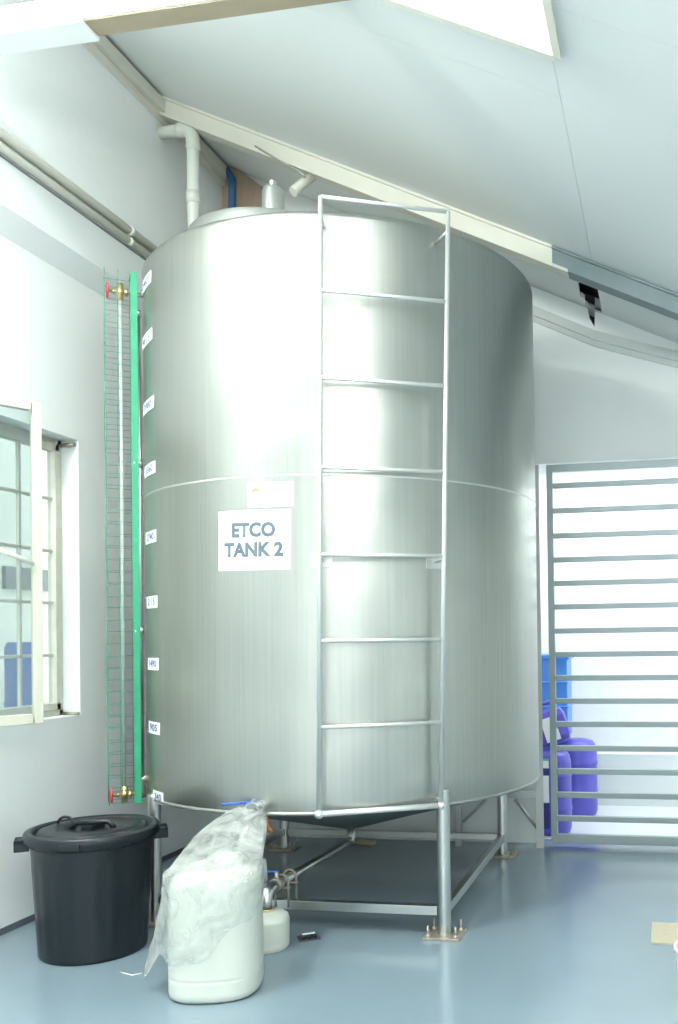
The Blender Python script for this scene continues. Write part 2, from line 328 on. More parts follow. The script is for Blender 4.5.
# passage beyond the gate
mb = MB(); mb.box(-3.3, 3.2, 7.9, 8.05, 0, 3.1); build(mb, 'wall_passage_far', WALL, kind='structure')
mb = MB(); mb.box(-3.3, 3.2, 7.84, 7.9, 0, .45); build(mb, 'trim_passage_dado', mat('dado_render', (.66, .71, .70), .7, var=.06, vscale=3), kind='structure')
mb = MB(); mb.box(-3.3, -3.2, 6.52, 7.9, 0, 3.1); mb.box(3.1, 3.2, 6.52, 7.9, 0, 3.1); build(mb, 'wall_passage_ends', WALL, kind='structure')
mb = MB(); mb.box(-3.3, 3.2, 6.52, 8.05, 3.1, 3.2); build(mb, 'ceiling_passage', WALL, kind='structure')
# yard outside the window
mb = MB(); mb.box(-6.2, LX-.2, -1, 8.5, -.1, 0); build(mb, 'floor_yard', mat('yard_concrete', (.5, .5, .47), .8, var=.1), kind='structure')
mb = MB(); mb.box(-5.6, -5.4, 1, 8.4, 0, 3.4); build(mb, 'wall_yard', mat('yard_wall_paint', (.72, .73, .66), .8, var=.06), kind='structure')
mb = MB(); q0 = onX(-5.39, 3, 566); q1 = onX(-5.39, 24, 590); mb.box(-5.41, -5.36, min(q0.y, q1.y), max(q0.y, q1.y)+.3, min(q0.z, q1.z), max(q0.z, q1.z)); build(mb, 'window_2', mat('dark_glass', (.10, .13, .13), .2), kind='structure')  # evenly dark pane on the yard wall

# ================================================================== TANK
TX, TYc, TR, TT, TB, TS = -1.8984, 5.1938, 1.152, 3.572, .653, 2.287
def on_tank(px, py, out=0):
    d = ray(px, py); r = TR+out; ox, oy = -TX, -TYc
    a = d.x*d.x+d.y*d.y; b = ox*d.x+oy*d.y; c = ox*ox+oy*oy-r*r; t = (-b-math.sqrt(max(0, b*b-a*c)))/a
    p = Vector((0, 0, EYE))+d*t; return p, math.atan2(p.y-TYc, p.x-TX)
def cyl(a, z, out=0): return Vector((TX+(TR+out)*math.cos(a), TYc+(TR+out)*math.sin(a), z))
tank = thing('storage_tank', (TX, TYc, 0), 'huge upright stainless steel cylindrical tank on four legs, filling the room', 'tank')
C0 = (TX, TYc, 0)
N = 160
mb = MB(); zz = [TB, TB+.02]+[TB+.02+(TT-TB-.05)*i/24 for i in range(1, 25)]+[TT-.012, TT]
prof = [(TR-.004, TB)]+[(TR, z) for z in zz[1:-1]]+[(TR-.012, TT), (TR-.03, TT), (TR-.03, TT-.03)]
mb.lathe(prof+[(TR-.04, TT-.03), (TR-.04, TB)], C0, N, closed=True)
shell = build(mb, 'shell', TANK, tank, smooth=50)
mb = MB(); mb.lathe([(TR+.0005, TS-.005), (TR+.002, TS-.002), (TR+.002, TS+.002), (TR+.0005, TS+.005)], C0, N); build(mb, 'weld_seam', WELD, tank)
mb = MB(); mb.lathe([(TR+.001, TB+.012), (TR+.006, TB+.006), (TR+.006, TB-.004), (TR-.01, TB-.008), (TR-.01, TB+.012)], C0, N, closed=True); build(mb, 'bottom_rim', mat('rim_steel', (.38, .395, .37), .55, 1), tank)
mb = MB(); mb.lathe([(TR-.03, TT-.02), (.6, TT+.10), (.15, TT+.19), (0, TT+.20)], C0, N); build(mb, 'roof_cone', STEEL, tank)
mb = MB(); mb.lathe([(TR-.006, TB-.005), (.6, .50), (.05, .345), (0, .34)], C0, N); build(mb, 'bottom_cone', mat('shaded_steel', (.20, .22, .22), .5, 1, var=.1), tank)  # cone colour darkened to deepen the shade under the tank
mc = (onY(4.66, 268, 215).x, 4.66, TT); mb = MB(); mb.lathe([(.43, .0), (.43, .13), (.42, .142), (.2, .155), (0, .16)], mc, 64); build(mb, 'manway_lid', STEEL, tank, smooth=40)
v = onY(4.42, 273, 190); mb = MB(); mb.lathe([(.058, TT+.03), (.058, v.z-.01), (.05, v.z+.005), (.02, v.z+.02), (.02, v.z+.045), (0, v.z+.045)], (v.x, 4.42, 0), 32); build(mb, 'vent_neck', STEEL, tank, smooth=40)
# legs with base plates and studs
LXs, LYs = (-1.108-.0, -2.69), (4.365, 6.0)
LP = [(x, y) for y in LYs for x in LXs]
for x, y in LP:
    mb = MB(); lt_ = TB+(.02 if x < -2 and y < 5 else .07); mb.tube([(x, y, .012), (x, y, lt_)], .033, 24); mb.lathe([(.033, lt_), (.028, lt_+.01), (0, lt_+.015)], (x, y, 0), 24)
    leg = build(mb, 'leg', STEEL, tank, smooth=40)
    mb = MB(); M = Matrix.Translation((x, y, 0)); mb.box(-.095, .095, -.085, .085, 0, .012, M); build(mb, 'base_plate', RUSTY, leg, .002)
    for sx in (-1, 1):
        for sy in (-1, 1):
            mb = MB(); q = (x+sx*.07, y+sy*.06, 0); mb.tube([(q[0], q[1], .01), (q[0], q[1], .065)], .006, 8); mb.lathe([(.014, .012), (.014, .024), (0, .024)], q, 6); build(mb, 'anchor_bolt', RUSTY, leg)
zr0, zr1 = .105, .15
def rail(p, q, par=tank, th=.02):
    p, q = Vector(p), Vector(q); d = (q-p); M = Matrix.Translation(p) @ d.to_track_quat('X', 'Z').to_matrix().to_4x4()
    mb = MB(); mb.box(0, d.length, -th, th, -.0225, .0225, M); return build(mb, 'brace', STEEL, par, .003)
rail((LXs[1]+.033, LYs[0], .127), (LXs[0]-.033, LYs[0], .127)); rail((LXs[1]+.033, LYs[1], .127), (LXs[0]-.033, LYs[1], .127))
for x in LXs: rail((x, LYs[0]+.033, .127), (x, LYs[1]-.033, .127))
# ladder
LAD = mat('ladder_steel', (.68, .70, .68), .42, .6)
ladder = bpy.data.objects.new('ladder', None); COL.objects.link(ladder); ladder.parent = tank
lt, lb = onY(4.0, 320.5, 196), onY(4.0, 319, 815); rt, rb = onY(4.27, 448, 212), onY(4.27, 441, 806)
zt, zb = 3.597, .668
lt.z = rt.z = zt; lb.z = rb.z = zb
for a, b in ((lt, lb), (rt, rb)):
    mb = MB(); mb.tube([a, b], .0115, 14); build(mb, 'rail', LAD, ladder)
RY = (196, 290, 377.5, 467, 554.5, 641, 727.5, 815)
for k in range(8):
    u = (zt-(onY(4.0, 320, RY[k]).z))/(zt-zb) if 0 < k < 7 else k/7; a = lt.lerp(lb, u); b = rt.lerp(rb, u); mb = MB(); mb.tube([a, b], .010 if k < 7 else .014, 12)
    if k == 7: mb.sphere(a, .022); mb.sphere(b, .02)
    build(mb, 'rung', LAD, ladder)
def bracket(p, z, plate=False):
    p = Vector((p.x, p.y, z)); a = math.atan2(p.y-TYc, p.x-TX); q = cyl(a, z-.01); mb = MB(); mb.tube([p, q], .009, 10)
    if plate:
        M = Matrix.Translation(q) @ Matrix.Rotation(a, 4, 'Z'); mb.box(-.004, .006, -.05, .05, -.035, .035, M)
    build(mb, 'bracket', STEEL, ladder)
for p in (lt, rt): bracket(p, 3.5)
for a, b in ((lt, lb), (rt, rb)): bracket(a.lerp(b, .585), a.lerp(b, .585).z, True)
for p in (lb, rb): bracket(p, .70)
# bottom outlet pipe running forward to a valve and a down-turned elbow
py0 = TYc; zp = .262; ve = Vector((-1.93, 4.13, .272))
mb = MB(); mb.tube([(TX, TYc, .35), (TX, TYc, zp+.03), (TX, TYc-.012, zp+.009), (TX, TYc-.035, zp), ], .027, 16); mb.tube([(TX, TYc-.03, zp), (ve.x, ve.y+.05, ve.z)], .021, 16)
mb.tube([(ve.x, ve.y+.06, ve.z), (ve.x, ve.y+.01, ve.z), (ve.x, ve.y-.03, ve.z-.012), (ve.x, ve.y-.045, ve.z-.045), (ve.x, ve.y-.047, ve.z-.085)], .03, 16)
dp = build(mb, 'drain_pipe', STEEL, tank)
for yy in (.14, .24):
    mb = MB(); c = Vector((ve.x, ve.y+yy, ve.z-.004)); pts = [c+Vector((-.034, 0, -.13))]+[c+Vector((-.034*math.cos(t*PI/8), 0, .034*math.sin(t*PI/8)+.002)) for t in range(9)]+[c+Vector((.034, 0, -.13))]
    mb.tube(pts, .006, 8); mb.box(c.x-.045, c.x+.045, c.y-.008, c.y+.008, c.z-.034, c.z-.026); build(mb, 'pipe_clamp', RUSTY, dp)
mb = MB(); vp = Vector((ve.x, ve.y+.08, ve.z)); mb.tube([vp-Vector((0, .035, 0)), vp+Vector((0, .035, 0))], .034, 8); mb.tube([vp, vp+Vector((0, 0, .06))], .012, 10); vb = build(mb, 'valve_body', RUSTY, dp)
mb = MB(); M = Matrix.Translation(vp+Vector((0, 0, .06))) @ Matrix.Rotation(math.radians(12), 4, 'Z'); mb.box(-.15, .01, -.009, .009, 0, .007, M)
vh = build(mb, 'valve_lever', BLUEH, tank, .002)
# outlet stub low on the front with a blue lever
po, ao = on_tank(262, 810); nz_ = Vector((math.cos(ao), math.sin(ao), 0)); op = Vector((po.x, po.y, .695))
mb = MB(); mb.tube([op-nz_*.02, op+nz_*.10], .028, 20); mb.tube([op+nz_*.085, op+nz_*.10], .034, 20); build(mb, 'outlet_stub', STEEL, tank, smooth=40)
lv = onY(op.y-.03, 243, 803); lw = onY(op.y-.06, 222, 804.5); mb = MB(); mb.tube([lv, lw], .006, 8); mb.tube([lv, op+nz_*.02+Vector((0, 0, .02))], .006, 8); build(mb, 'outlet_lever', BLUEH, tank)
hz = onY(op.y-.0, 264, 822); mb = MB(); mb.tube([(hz.x, hz.y+.03, TB+.0), (hz.x, hz.y+.03, hz.z), (hz.x+.01, hz.y+.03, hz.z-.04), (hz.x+.03, hz.y+.03, hz.z-.055)], .013, 10); build(mb, 'drip_hose', COPPER, tank)
# elbow nozzle by the left front leg
e0, _ = on_tank(151, 795); mb = MB(); c = cyl(math.radians(217), .72, .03); mb.tube([cyl(math.radians(217), .74, -.02), cyl(math.radians(217), .74, .03), c+Vector((0, 0, -.03)), c+Vector((0, 0, -.08))], .026, 14); build(mb, 'nozzle_elbow', RUSTY, tank)
# volume stickers up the left side
vals = ['5240', '4615', '3980', '3360', '2740', '2115', '1490', '905', '340']
ypx = [282, 338, 405, 469, 537, 602, 664, 728, 797.5]; xl_ = [141.6, 142.8, 143.9, 145.2, 146.3, 147.4, 148.5, 149.4, 153.8]; xr_ = [151.8, 152.8, 154.6, 156, 156.8, 158, 159.2, 160.6, 164]
def curved(me, ac, zc, out, tilt=0):
    ct, st = math.cos(tilt), math.sin(tilt)
    for v in me.vertices:
        x, y = v.co.x*ct-v.co.y*st, v.co.x*st+v.co.y*ct; v.co = cyl(ac+x/TR, zc+y, out)-Vector(C0)
def sticker(name, ac, zc, wd, ht, parent, out=.0022, tilt=0, material=PAPER, nx=10):
    me = bpy.data.meshes.new(name); vs = []; fs = []
    for j in range(2):
        for i in range(nx+1): vs.append((wd*(i/nx-.5), ht*(j-.5), 0))
    for i in range(nx): fs.append((i, i+1, nx+2+i, nx+1+i))
    me.from_pydata(vs, [], fs); curved(me, ac, zc, out, tilt); me.materials.append(material)
    o = bpy.data.objects.new(name, me); COL.objects.link(o); o.parent = parent
    if parent is None: pass
    sd = o.modifiers.new('solid', 'SOLIDIFY'); sd.thickness = .001; sd.offset = 0
    return o
def lettering(txt, size, ac, zc, parent, material, dx=0, dy=0, off=0, tilt=0, out=.0036, sx=1, name='lettering'):
    me = text_mesh(txt, size, off)
    for v in me.vertices: v.co.x = v.co.x*sx+dx; v.co.y += dy; v.co.z = 0
    curved(me, ac, zc, out, tilt); me.materials.clear(); me.materials.append(material)
    o = bpy.data.objects.new(name, me); COL.objects.link(o); o.parent = parent; return o
for vtxt, yy, xa, xb in zip(vals, ypx, xl_, xr_):
    (p, a1_), (p2_, a2_) = on_tank(xa, yy), on_tank(xb, yy); a = (a1_+a2_)/2; sw = (a2_-a1_)*TR; p = on_tank((xa+xb)/2, yy)[0]; s = sticker('volume_sticker', a, p.z, sw, .064, tank, out=.003); s['label'] = 'white volume sticker reading '+vtxt
    lettering(vtxt, .050, a, p.z, s, BINK, off=.001, sx=sw/.064*.47*3.6/max(3, len(vtxt)), out=.0046)
# paper sign and small notice taped to the tank front
sg0, a0 = on_tank(219, 540); sg1, a1 = on_tank(291, 540); ac = (a0+a1)/2; zt_ = on_tank(255, 510)[0].z; zb_ = on_tank(255, 570)[0].z
def place_root(o, a, z):
    p = cyl(a, z); off = p-Vector(C0)
    o.data.transform(Matrix.Translation(-off)); o.location = p
    for c in o.children: c.data.transform(Matrix.Translation(-off))
zc = (zt_+zb_)/2; wd = (a1-a0)*TR
sign = sticker('paper_sign', ac, zc, wd, zt_-zb_, None, tilt=-.012); tag(sign, 'white paper sign with bold grey capitals taped to the tank front', 'sign')
def fitx(txt, size, width, dy):
    me = text_mesh(txt, size, size*.05); w_ = max(v.co.x for v in me.vertices)-min(v.co.x for v in me.vertices); bpy.data.meshes.remove(me)
    lettering(txt, size, ac, zc, sign, INK, dy=dy, off=size*.05, out=.0045, sx=width/w_*.985, tilt=-.012)
hh = zt_-zb_
fitx('ETCO', hh*.315, wd*.61, hh*.16); fitx('TANK 2', hh*.315, wd*.83, -hh*.17)
place_root(sign, ac, zc)
n0, b0 = on_tank(248, 494); n1, b1 = on_tank(294, 494); bc = (b0+b1)/2; z_t = on_tank(271, 482)[0].z; z_b = on_tank(271, 507)[0].z; zc2 = (z_t+z_b)/2
note = sticker('paper_notice', bc, zc2, (b1-b0)*TR, z_t-z_b, None, out=.003); tag(note, 'small blank looking white slip with an orange peaked logo above the bold sign', 'notice')
me = bpy.data.meshes.new('logo'); me.from_pydata([(-.097, .014, 0), (-.072, .040, 0), (-.047, .014, 0), (-.064, .014, 0), (-.072, .022, 0), (-.080, .014, 0)], [], [(0, 1, 4, 5), (1, 2, 3, 4)])
curved(me, bc, zc2, .0045); me.materials.append(ORANGE); lo = bpy.data.objects.new('logo', me); COL.objects.link(lo); lo.parent = note
for k, (dx, dy, l) in enumerate(((-.005, -.010, .08), (-.055, -.016, .05), (-.06, -.024, .035))):
    me = bpy.data.meshes.new('print_line'); me.from_pydata([(dx-l/2, dy-.0012, 0), (dx+l/2, dy-.0012, 0), (dx+l/2, dy+.0012, 0), (dx-l/2, dy+.0012, 0)], [], [(0, 1, 2, 3)])
    curved(me, bc, zc2, .0045); me.materials.append(mat('faint_ink', (.45, .52, .55), .6)); q = bpy.data.objects.new('print_line', me); COL.objects.link(q); q.parent = note
place_root(note, bc, zc2)

# ================================================================== LEVEL GAUGE
GA = math.radians(216); U = Vector((math.cos(GA), math.sin(GA), 0)); T = Vector((-U.y, U.x, 0))
def gp(dr, dt, z): return Vector((TX, TYc, 0))+U*(TR+dr)+T*dt+Vector((0, 0, z))
gz0, gz1 = .615, 3.52
gauge = thing('level_gauge', gp(.1, 0, gz0), 'tall sight tube level gauge in green wire cage, with red handwheels, left of tank', 'gauge')
MG = Matrix.Translation((TX, TYc, 0)) @ Matrix.Rotation(GA, 4, 'Z')
mb = MB(); mb.box(TR+.030, TR+.064, .058, .064, gz0, gz1, MG); mb.box(TR+.058, TR+.064, -.064, .064, gz1-.01, gz1-.006, MG); mb.box(TR+.058, TR+.064, -.064, .064, gz0+.01, gz0+.014, MG); build(mb, 'green_flat_bar', GREEN, gauge)
mb = MB(); rnd = random.Random(3)
for dr in (.192, .125): 
    for dt in (-.06, .06): mb.tube([gp(dr+rnd.uniform(-.003, .003), dt, z) for z in [gz0+(gz1-gz0)*i/14 for i in range(15)]], .0017 if dr < .19 else .0021, 5)
mb.tube([gp(.062, -.06, gz0), gp(.062, -.06, gz1)], .0018, 5)
z = gz0+.01
while z < gz1: 
    e = rnd.uniform(-.004, .004); mb.tube([gp(.06, -.06, z), gp(.192, -.06, z+e), gp(.192, .06, z+e), gp(.06, .06, z)], .0013, 4); z += .066
build(mb, 'wire_cage', mat('cage_green', (.05, .28, .18), .5), gauge)
mb = MB(); mb.tube([gp(.112, 0, .70), gp(.112, 0, 3.38)], .010, 12); build(mb, 'sight_tube', TUBE, gauge)
mb = MB(); mb.tube([gp(.025, .03, .70), gp(.025, .03, 3.32)], .0125, 12); mb.sphere(gp(.03, .045, 3.30), .018)
for zz_ in (2.47, 1.55): mb.tube([gp(.012, .03, zz_), gp(.058, .06, zz_)], .009, 8); mb.tube([gp(.025, .03, zz_-.02), gp(.025, .03, zz_+.02)], .018, 10)
mb.tube([gp(0, .03, 3.40), gp(.045, .055, 3.40)], .007, 8)
build(mb, 'standoff_pipe', STEEL, gauge)
for zz_, s in ((3.42, 1), (.66, -1)):
    mb = MB(); mb.tube([gp(-.005, 0, zz_), gp(.17, 0, zz_)], .009, 10); mb.tube([gp(.112, 0, zz_-.045*s), gp(.112, 0, zz_+.045*s)], .017, 10); mb.tube([gp(.075, 0, zz_), gp(.09, 0, zz_)], .02, 6); mb.tube([gp(.14, 0, zz_), gp(.15, 0, zz_)], .015, 6); mb.sphere(gp(.112, 0, zz_), .022)
    vv = build(mb, 'brass_cock', BRASS, gauge)
    mb = MB(); c = gp(.178, 0, zz_); r = .036; mb.tube([c+(T*math.cos(k*PI/10)+Vector((0, 0, 1))*math.sin(k*PI/10))*r for k in range(20)], .007, 8, closed=True)
    for k in range(4): mb.tube([c, c+(T*math.cos(k*PI/2)+Vector((0, 0, 1))*math.sin(k*PI/2))*r], .005, 6)
    mb.tube([gp(.17, 0, zz_), gp(.186, 0, zz_)], .012, 10); build(mb, 'handwheel', REDP, vv)

# ================================================================== PIPES ON WALLS
def elbow(a, b, c, r=.06, n=8):
    a, b, c = Vector(a), Vector(b), Vector(c); p = b+(a-b).normalized()*r; q = b+(c-b).normalized()*r
    return [a]+[(p*(1-t)+b*t)*(1-t)+(b*(1-t)+q*t)*t for t in [i/n for i in range(n+1)]]+[c]
PVC = mat('pvc_pipe', (.74, .77, .70), .4)
pv = thing('vent_pipe', (-3.12, 5.61, 1.0), 'fat cream plastic pipe bending out of left wall and down behind tank', 'pipe')
we = onX(LX+.07, 160, 130); vx = onY(we.y, 193, 150).x; pv.location = (vx, we.y, 1.0)
mb = MB(); mb.tube(elbow((LX+.07, we.y, we.z-.02), (vx, we.y, we.z-.02), (vx, we.y, 1.06), .09), .040, 20); mb.tube(elbow((vx, we.y, 1.1), (vx, we.y, 1.0), (LX, we.y, 1.0), .07), .040, 20); build(mb, 'pipe', PVC, pv)
mb = MB(); z = we.z-.02; mb.tube(elbow((vx-.11, we.y, z), (vx, we.y, z), (vx, we.y, z-.15), .085), .046, 20); build(mb, 'pipe_socket', PVC, pv); mb = MB()
zc_ = onY(we.y, 193, 198).z; mb.tube([(vx, we.y, zc_-.04), (vx, we.y, zc_+.04)], .046, 20); build(mb, 'pipe_socket', PVC, pv)
ca, cb = onX(LX+.12, 0, 130), onX(LX+.12, 152, 244)
for nm, dz, r, lab in (('conduit', .0, .026, 'upper fatter cream conduit running along the left wall'), ('conduit', -.065, .022, 'lower cream conduit just under the fatter one on left wall')):
    p = thing(nm, (LX+.11, 3.0, 4.12+dz), lab, 'conduit'); z = (ca.z+cb.z)/2+dz
    mb = MB(); mb.tube([(LX+.07+r, 2.0, z), (LX+.07+r, 6.37, z)], r, 14); build(mb, 'pipe', CREAM, p)
    for y in (onX(LX+.12, 134, 233).y, 3.2): mb = MB(); mb.tube([(LX+.07+r, y-.02, z), (LX+.07+r, y+.02, z)], r+.004, 14); build(mb, 'coupling', PVC, p)
mb = MB(); mb.box(LX+.07, LX+.075, 2.0, 6.3, (ca.z+cb.z)/2-.10, (ca.z+cb.z)/2-.09); o = build(mb, 'cable', mat('grey_cable', (.25, .27, .27), .6)); tag(o, 'thin dark cable clipped below the two cream conduits', 'cable')
# small overhead bits by the beam
pts = [onY(6.33, *q) for q in ((203, 142), (215, 158), (226, 170), (232, 180), (232, 210))]
mb = MB(); mb.tube(pts, .028, 12); o = build(mb, 'blue_pipe', mat('blue_pipe_paint', (.05, .16, .36), .4)); tag(o, 'blue bent pipe in the top back corner behind the tank', 'pipe')
mb = MB(); a, b = onY(5.5, 312, 176), onY(5.40, 293, 192); mb.tube([a, b], .032, 16); mb.tube([a, (a.x+.03, a.y+.02, roof(a.x)-.1)], .02, 10); o = build(mb, 'pipe_stub', CREAM); tag(o, 'short cream pipe stub hanging diagonally under the roof beam', 'pipe')
mb = MB(); pts = [onY(5.42, *q) for q in ((255, 146), (275, 158), (297, 170), (305, 177))]; mb.tube(pts, .006, 8); o = build(mb, 'cable', mat('grey_cable2', (.35, .36, .33), .6)); tag(o, 'thin grey cable along the roof beam ending at the pipe stub', 'cable')

# ================================================================== GATE AND STAND
gate = thing('metal_gate', (.0, 6.29, 0), 'tall grey steel gate of horizontal square bars across the bright doorway', 'gate')
GM = mat('grey_gate_paint', (.30, .355, .36), .4, .35, var=.06, vscale=6)
gx0 = onY(6.29, 549.7, 700).x; gx1 = .66; gb, gt = .03, 2.705; yb = 6.29
def gpart(nm, a, b, c, d, dep=.02): mb = MB(); mb.box(a, b, yb-dep, yb+dep, c, d); return build(mb, nm, GM, gate, .003)
gpart('stile', gx0, gx0+.045, gb, gt, .022); gpart('stile', gx1-.045, gx1, gb, gt, .022)
gpart('top_rail', gx0+.045, gx1-.045, gt-.05, gt, .022); gpart('bottom_rail', gx0+.045, gx1-.045, gb, gb+.062, .022)
for yy in (486, 511, 536, 560, 583.5, 607, 631, 654.5, 678, 701, 724, 748, 771, 794.5, 818):
    z = onY(yb, 557, yy).z; gpart('bar', gx0+.045, gx1-.045, z-.019, z+.019, .02)
mb = MB()
for z in (.5, 2.3): mb = MB(); mb.tube([(gx1-.0, yb+.0, z-.05), (gx1-.0, yb+.0, z+.05)], .014, 10); mb.box(gx1, DX1, yb-.005, BY-.0+.02, z-.02, z+.02); build(mb, 'hinge', GM, gate)
STM = mat('stand_steel', (.50, .53, .51), .4, .4, var=.1, vscale=9)
st = thing('steel_stand', (-1.2, 6.22, 0), 'slim grey steel angle frame standing against back wall behind the tank', 'stand')
px_ = onZ(0, 540, 848); ptop = onY(px_.y, 542, 465).z; Y0 = px_.y
mb = MB(); mb.box(px_.x-.026, px_.x+.030, Y0-.004, Y0, 0, ptop); mb.box(px_.x-.022, px_.x-.016, Y0, Y0+.045, 0, ptop); build(mb, 'upright', STM, st)
p2 = onZ(0, 459, 845); zA = onY(Y0, 520, 798).z
mb = MB(); mb.box(p2.x-.022, p2.x+.022, Y0-.004, Y0+.04, 0, zA); build(mb, 'upright', STM, st)
mb = MB(); mb.box(p2.x-.25, px_.x, Y0, Y0+.04, zA, zA+.045); build(mb, 'cross_bar', STM, st)
for (a, b) in (((463, 822), (487, 799)), ((515, 799), (538, 829))):
    A, B = onY(Y0+.02, *a), onY(Y0+.02, *b); mb = MB(); mb.tube([A, B], .013, 4); build(mb, 'diagonal_brace', STM, st)
# timber offcut lying on the floor against the wall
a, b = onZ(0, 349, 843), onZ(0, 375, 846); mb = MB(); M = Matrix.Translation((a.x, a.y, 0)) @ Matrix.Rotation(math.atan2(b.y-a.y, b.x-a.x), 4, 'Z'); mb.box(0, (b-a).length*.9, 0, .05, 0, .03, M)
o = build(mb, 'timber_offcut', TAN, None, .003); tag(o, 'short tan timber offcut on the floor beneath the tank by back wall', 'timber')

# ================================================================== BIN
bx, by, bR, bh = -2.765, 3.955, .304, .598
bn = thing('plastic_bin', (bx, by, 0), 'round black plastic bin with a lid and side lugs by left wall', 'bin')
def flute(a, z): return 1+(.006*math.cos(a*20) if .03 < z < .46 else 0)
mb = MB(); r0, r1 = bR*.80, bR*.90
mb.lathe([(0, .012), (r0*.9, .012), (r0*.96, 0), (r0-.006, .004), (r0, .014)]+[(r0+(r1-r0)*i/10*.98, .02+(bh-.09)*i/10) for i in range(11)]+[(r1+.012, bh-.062), (r1+.014, bh-.04), (bR*.95, bh-.036), (bR*.95, bh-.03)], (bx, by, 0), 120, flute)
build(mb, 'body', BLACKP, bn, smooth=50)
mb = MB(); Rr = bR
mb.lathe([(Rr-.03, bh-.045), (Rr-.002, bh-.045), (Rr, bh-.035), (Rr, bh-.012), (Rr-.008, bh-.002), (Rr-.028, bh), (Rr-.042, bh-.008), (Rr-.048, bh-.022), (Rr-.055, bh-.022), (Rr-.062, bh-.006), (Rr-.085, bh+.002), (.13, bh-.002), (.12, bh-.012), (0, bh-.012)], (bx, by, 0), 96)
lid = build(mb, 'lid', BLACKP, bn, smooth=50)
mb = MB(); c = Vector((bx, by, bh)); mb.tube([c+Vector((-.10, -.02, -.012)), c+Vector((-.07, -.02, .018)), c+Vector((.07, .02, .018)), c+Vector((.10, .02, -.012))], .014, 10); mb.box(c.x-.03, c.x+.03, c.y-.05, c.y+.05, c.z-.02, c.z+.008); build(mb, 'lid_handle', BLACKP, lid)
mb = MB(); q = c+Vector((-.17, .02, -.004)); mb.tube([q+Vector((-.045*math.cos(t*PI/8), .01, .038*math.sin(t*PI/8))) for t in range(9)], .007, 8); build(mb, 'latch_loop', BLACKP, lid)
mb = MB(); c = Vector((bx, by, 0)); d = Vector((.28, -.96, 0)).normalized(); a = math.atan2(d.y, d.x); M = Matrix.Translation(c) @ Matrix.Rotation(a, 4, 'Z'); mb.box(Rr-.012, Rr+.010, -.045, .045, bh-.052, bh-.025, M); build(mb, 'lid_clip', BLACKP, lid, .004)
va = math.atan2(-bx*-1, 1)
sd = Vector((math.cos(math.radians(35)), -math.sin(math.radians(-35)), 0))
for s in (-1, 1):
    d = Vector((.82, .57, 0)).normalized()*s; a = math.atan2(d.y, d.x); M = Matrix.Translation(c) @ Matrix.Rotation(a, 4, 'Z')
    mb = MB(); mb.box(bR-.03, bR+.035, -.05, .05, bh-.05, bh-.03, M); mb.box(bR+.02, bR+.035, -.05, .05, bh-.085, bh-.03, M); mb.box(bR*.9, bR+.03, -.05, -.042, bh-.085, bh-.03, M); mb.box(bR*.9, bR+.03, .042, .05, bh-.085, bh-.03, M)
    build(mb, 'side_handle', BLACKP, bn, .004)

# ================================================================== JERRYCAN, BAG, JUG
jx, jy, jr, jh = -1.918, 3.58, .199, .495
def sq(a, z, e=3.2, b=.93):
    c, s = math.cos(a-.25), math.sin(a-.25); return (abs(c)**e+abs(s/b)**e)**(-1/e)
can = thing('jerrycan', (jx, jy, 0), 'large white plastic can with a clear bag pulled over its top', 'container')
k = .945
mb = MB(); mb.lathe([(0, .01), (jr*.75, .008), (jr*.9*k, 0), (jr*k*.985, .012), (jr*k*1.0, .03), (jr*k*1.0, .04), (jr*k*1.0, .08), (jr*k*1.0, .085), (jr*k*.992, .090), (jr*k*.992, .094), (jr*k, .099), (jr*k, .104), (jr*k, .13), (jr*k*.995, .25), (jr*k*.975, jh-.05), (jr*k*.955, jh-.022), (jr*k*.90, jh-.005), (jr*.75, jh+.004), (jr*.3, jh+.01), (0, jh+.01)], (jx, jy, 0), 72, lambda a, z: sq(a, z, 2.8, .98))
build(mb, 'body', HDPE, can, smooth=60)
mb = MB(); cc = (jx+.02, jy+.05, jh); mb.lathe([(.045, .005), (.045, .03), (.05, .032), (.05, .06), (.044, .066), (0, .066)], cc, 32); build(mb, 'cap', HDPE, can, smooth=40)
mb = MB(); mb.tube([(jx-.11, jy-.04, jh), (jx-.10, jy-.03, jh+.035), (jx-.05, jy-.0, jh+.045), (jx-.03, jy+.01, jh+.003)], .013, 10); build(mb, 'handle', HDPE, can)
